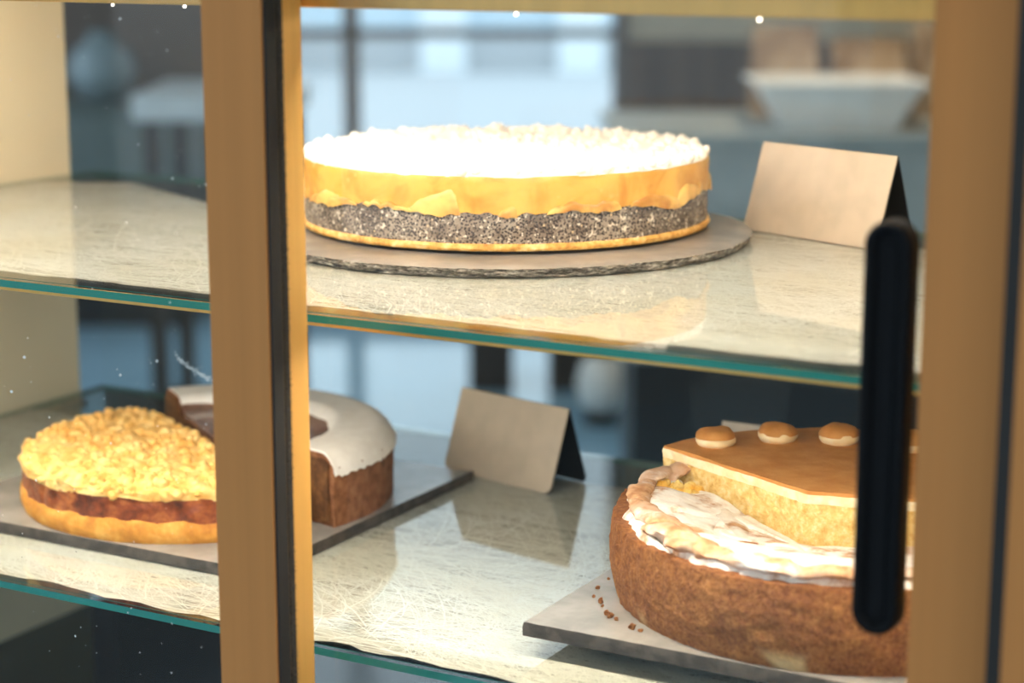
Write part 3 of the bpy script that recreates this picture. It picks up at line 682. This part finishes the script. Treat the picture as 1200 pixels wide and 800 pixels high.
while a < math.radians(352):                                           # overlapping folds of the risen crust along the rim
    span = rq.uniform(.30, .62); pts = []; r0 = rq.uniform(.125, .1310); drift = rq.uniform(-.014, .004); n = 22
    for k in range(n):
        t_ = k / (n - 1); r = r0 + drift * t_ + .0018 * noise.noise(Vector((a * 3, t_ * 4, 1))); b = a + span * t_
        pts.append((r * math.cos(b), r * math.sin(b), .0515 + .0022 * math.sin(PI * t_) + .0012 * noise.noise(Vector((t_ * 5, a * 7, 2)))))
    rr = rq.uniform(.0058, .0088)
    tube('crust_fold', pts, lambda t_, rr=rr: rr * (.35 + .65 * math.sin(PI * min(1, max(0, t_ * .94 + .03))) ** .6), 'cheese_fold', top, 14, .5)
    a += span * rq.uniform(.55, .85)
lumps('filling', [(-.112 + rq.uniform(-.013, .013), .002 + rq.uniform(-.007, .009), .0465 + rq.uniform(-.001, .002), rq.uniform(.002, .004)) for k in range(22)], 'cheese_filling', top, 2, .5)
def flake(x, y, rx, ry, ang, z0, z1, m):
    out = []
    for k in range(60):
        a = 2 * PI * k / 60; q = 1 + .35 * noise.noise(Vector((math.cos(a) * 1.8 + x * 90, math.sin(a) * 1.8, y * 50))); u, v = rx * q * math.cos(a), ry * q * math.sin(a)
        out.append((x + u * math.cos(ang) - v * math.sin(ang), y + u * math.sin(ang) + v * math.cos(ang)))
    star('crust_flake', out, (x, y), lambda px, py, s: z1 + .0022 * fbm(px, py, 3, 120, 3) - .003 * s ** 4, z0, m, 12, 4, lambda px, py, f, nx, ny: .0012 * fbm(px, py, f * .02, 200, 2), top, 60)
flake(-.035, -.083, .013, .0045, .7, .038, .0485, 'cheese_wall'); flake(-.020, -.068, .010, .0045, .95, .036, .0465, 'cheese_fold'); flake(-.098, -.050, .011, .005, 1.2, .042, .0525, 'cheese_wall')

c = thing('tiramisu_wedge', 'wedge of cream sponge torte with cocoa-dusted top and cream dots behind the cheesecake', 'cake', (-.372, 1.066, ZBD))
def tir(r, inset=0):
    ap = AP + Vector((0, inset)); p1 = hit(ap, A1, r); p2 = hit(ap, A2, r); a1 = math.atan2(p1.y, p1.x); a2 = math.atan2(p2.y, p2.x)
    return resample([tuple(ap)] + [(r * math.cos(a2 + (a1 - a2) * k / 90), r * math.sin(a2 + (a1 - a2) * k / 90)) for k in range(91)], .0017)
pt = (-.005, .05); RT = .139
def lay(nm, z0, z1, m, amp, r=RT, ins=0, nz=6):
    f0 = lambda x, y: z0 + .0008 * fbm(x, y, z0 * 100, 40, 2) * (z0 > 0); f1 = lambda x, y, s: z1 + .0008 * fbm(x, y, z1 * 100, 40, 2)
    return star(nm, tir(r, ins), pt, f1, f0, m, 8, nz, lambda x, y, f, nx, ny: amp * fbm(x, y, f * (z1 - z0), 170, 3), c, 60)
lay('sponge_layer', 0, .023, 'sponge', .0020); lay('cream_layer', .023, .029, 'cream', .0010); lay('sponge_layer', .029, .0570, 'sponge', .0032, nz=14)
lay('cream_layer', .0570, .0625, 'cream', .0022, RT + .0004, -.0003); lay('cocoa_top', .0625, .0645, 'cocoa', .0006, RT, 0, 2)
for x, y in ((-.108, .050), (-.078, .080), (-.042, .094), (.002, .099), (.046, .092)):
    def dot(nm, prof, m, par, loc):
        sd = random.random() * 40; V, F = [], []; n = 28
        for (r, z) in prof:
            for q in range(n):
                a = 2 * PI * q / n; k = 1 + .12 * noise.noise(Vector((math.cos(a) * 1.5, math.sin(a) * 1.5, sd))); V.append((r * k * math.cos(a), r * k * math.sin(a), z * (1 + .15 * noise.noise(Vector((math.cos(a), sd, r * 99))))))
        for i in range(len(prof) - 1):
            for q in range(n): F.append([i * n + q, i * n + (q + 1) % n, (i + 1) * n + (q + 1) % n, (i + 1) * n + q])
        F.append(list(range(n))); F.append([(len(prof) - 1) * n + q for q in range(n)])
        return link(nm, mesh(nm, V, F, m, 60), par, loc)
    k = dot('cream_dot', [(.0088, -.0005), (.0112, .0008), (.0126, .0028), (.0128, .0048), (.0118, .0066), (.009, .008)], 'cream', c, (x, y, .0640))
    dot('cocoa_dusting', [(.0128, .0056), (.0122, .0076), (.0104, .0096), (.0070, .0112), (.003, .0118)], 'cocoa', k, (0, 0, 0))
for (x, y, r) in ((-.503, 1.000, .0016), (-.498, .985, .0011), (-.490, .978, .0022), (-.486, .9725, .0013), (-.478, .962, .0018), (-.474, .958, .0024), (-.469, .956, .0014), (-.455, .9475, .0024), (-.449, .9455, .0016), (-.505, 1.018, .001)):
    o = lumps('cake_crumb', [(0, 0, r * .6, r * .8)], 'cheese_wall', None, 2, .7, (x, y, ZBD)); tag(o, 'tiny brown crumb on the slate board beside the cheesecake', 'crumb', 'crumbs beside the cheesecake')

# ------------------------------------------------------------------ folded name cards
def tent(pl_, pr_, h, dep, z, lb):
    pl_, pr_ = Vector(pl_), Vector(pr_); mid = (pl_ + pr_) / 2; dd = pr_ - pl_; ang = math.atan2(dd.y, dd.x); wd = dd.length / 2
    t = thing('tent_card', lb, 'card', (mid.x, mid.y, z + .0003), ang, 'blank tent cards')
    def panel(nm, y0, y1, m, sgn):
        nv = Vector((0, h, -(y1 - y0))).normalized() * .0006 * sgn; rc = .006; o2 = []
        cs = [(-wd, 0, 0), (wd, 0, 0)]
        pts2 = [(-wd, 1)] + [(-wd + rc - rc * math.cos(q * PI / 8), (rc - rc * math.sin(q * PI / 8)) / h) for q in range(5)] + [(wd - rc + rc * math.sin(q * PI / 8), (rc - rc * math.cos(q * PI / 8)) / h) for q in range(5)] + [(wd, 1)]
        V = [Vector((x, y0 + (y1 - y0) * f, h * f)) for x, f in pts2]; n = len(V); V = V + [v + nv for v in V]
        F = [list(range(n)), list(range(2 * n - 1, n - 1, -1))] + [[k, (k + 1) % n, n + (k + 1) % n, n + k] for k in range(n)]
        return link(nm, mesh(nm, V, F, m), t)
    panel('front_panel', 0, dep, 'card_sheen', -1); panel('rear_panel', 2 * dep, dep, 'card_black', 1)
    inn = panel('front_lining', .0012, dep + .0004, 'card_black', 1)
tent((-.537, 1.291), (-.424, 1.246), .0605, .019, ZT, 'blank tent card with taupe sheen painted on its front beside the poppy seed cake on the upper shelf')
tent((-.758, 1.2450), (-.654, 1.222), .0600, .021, ZL, 'blank tent card with taupe sheen painted on its front between the slate boards on the lower shelf')
tent((-.545, 1.262), (-.462, 1.262), .0560, .018, ZL, 'tent card mostly hidden behind the cocoa-topped torte')
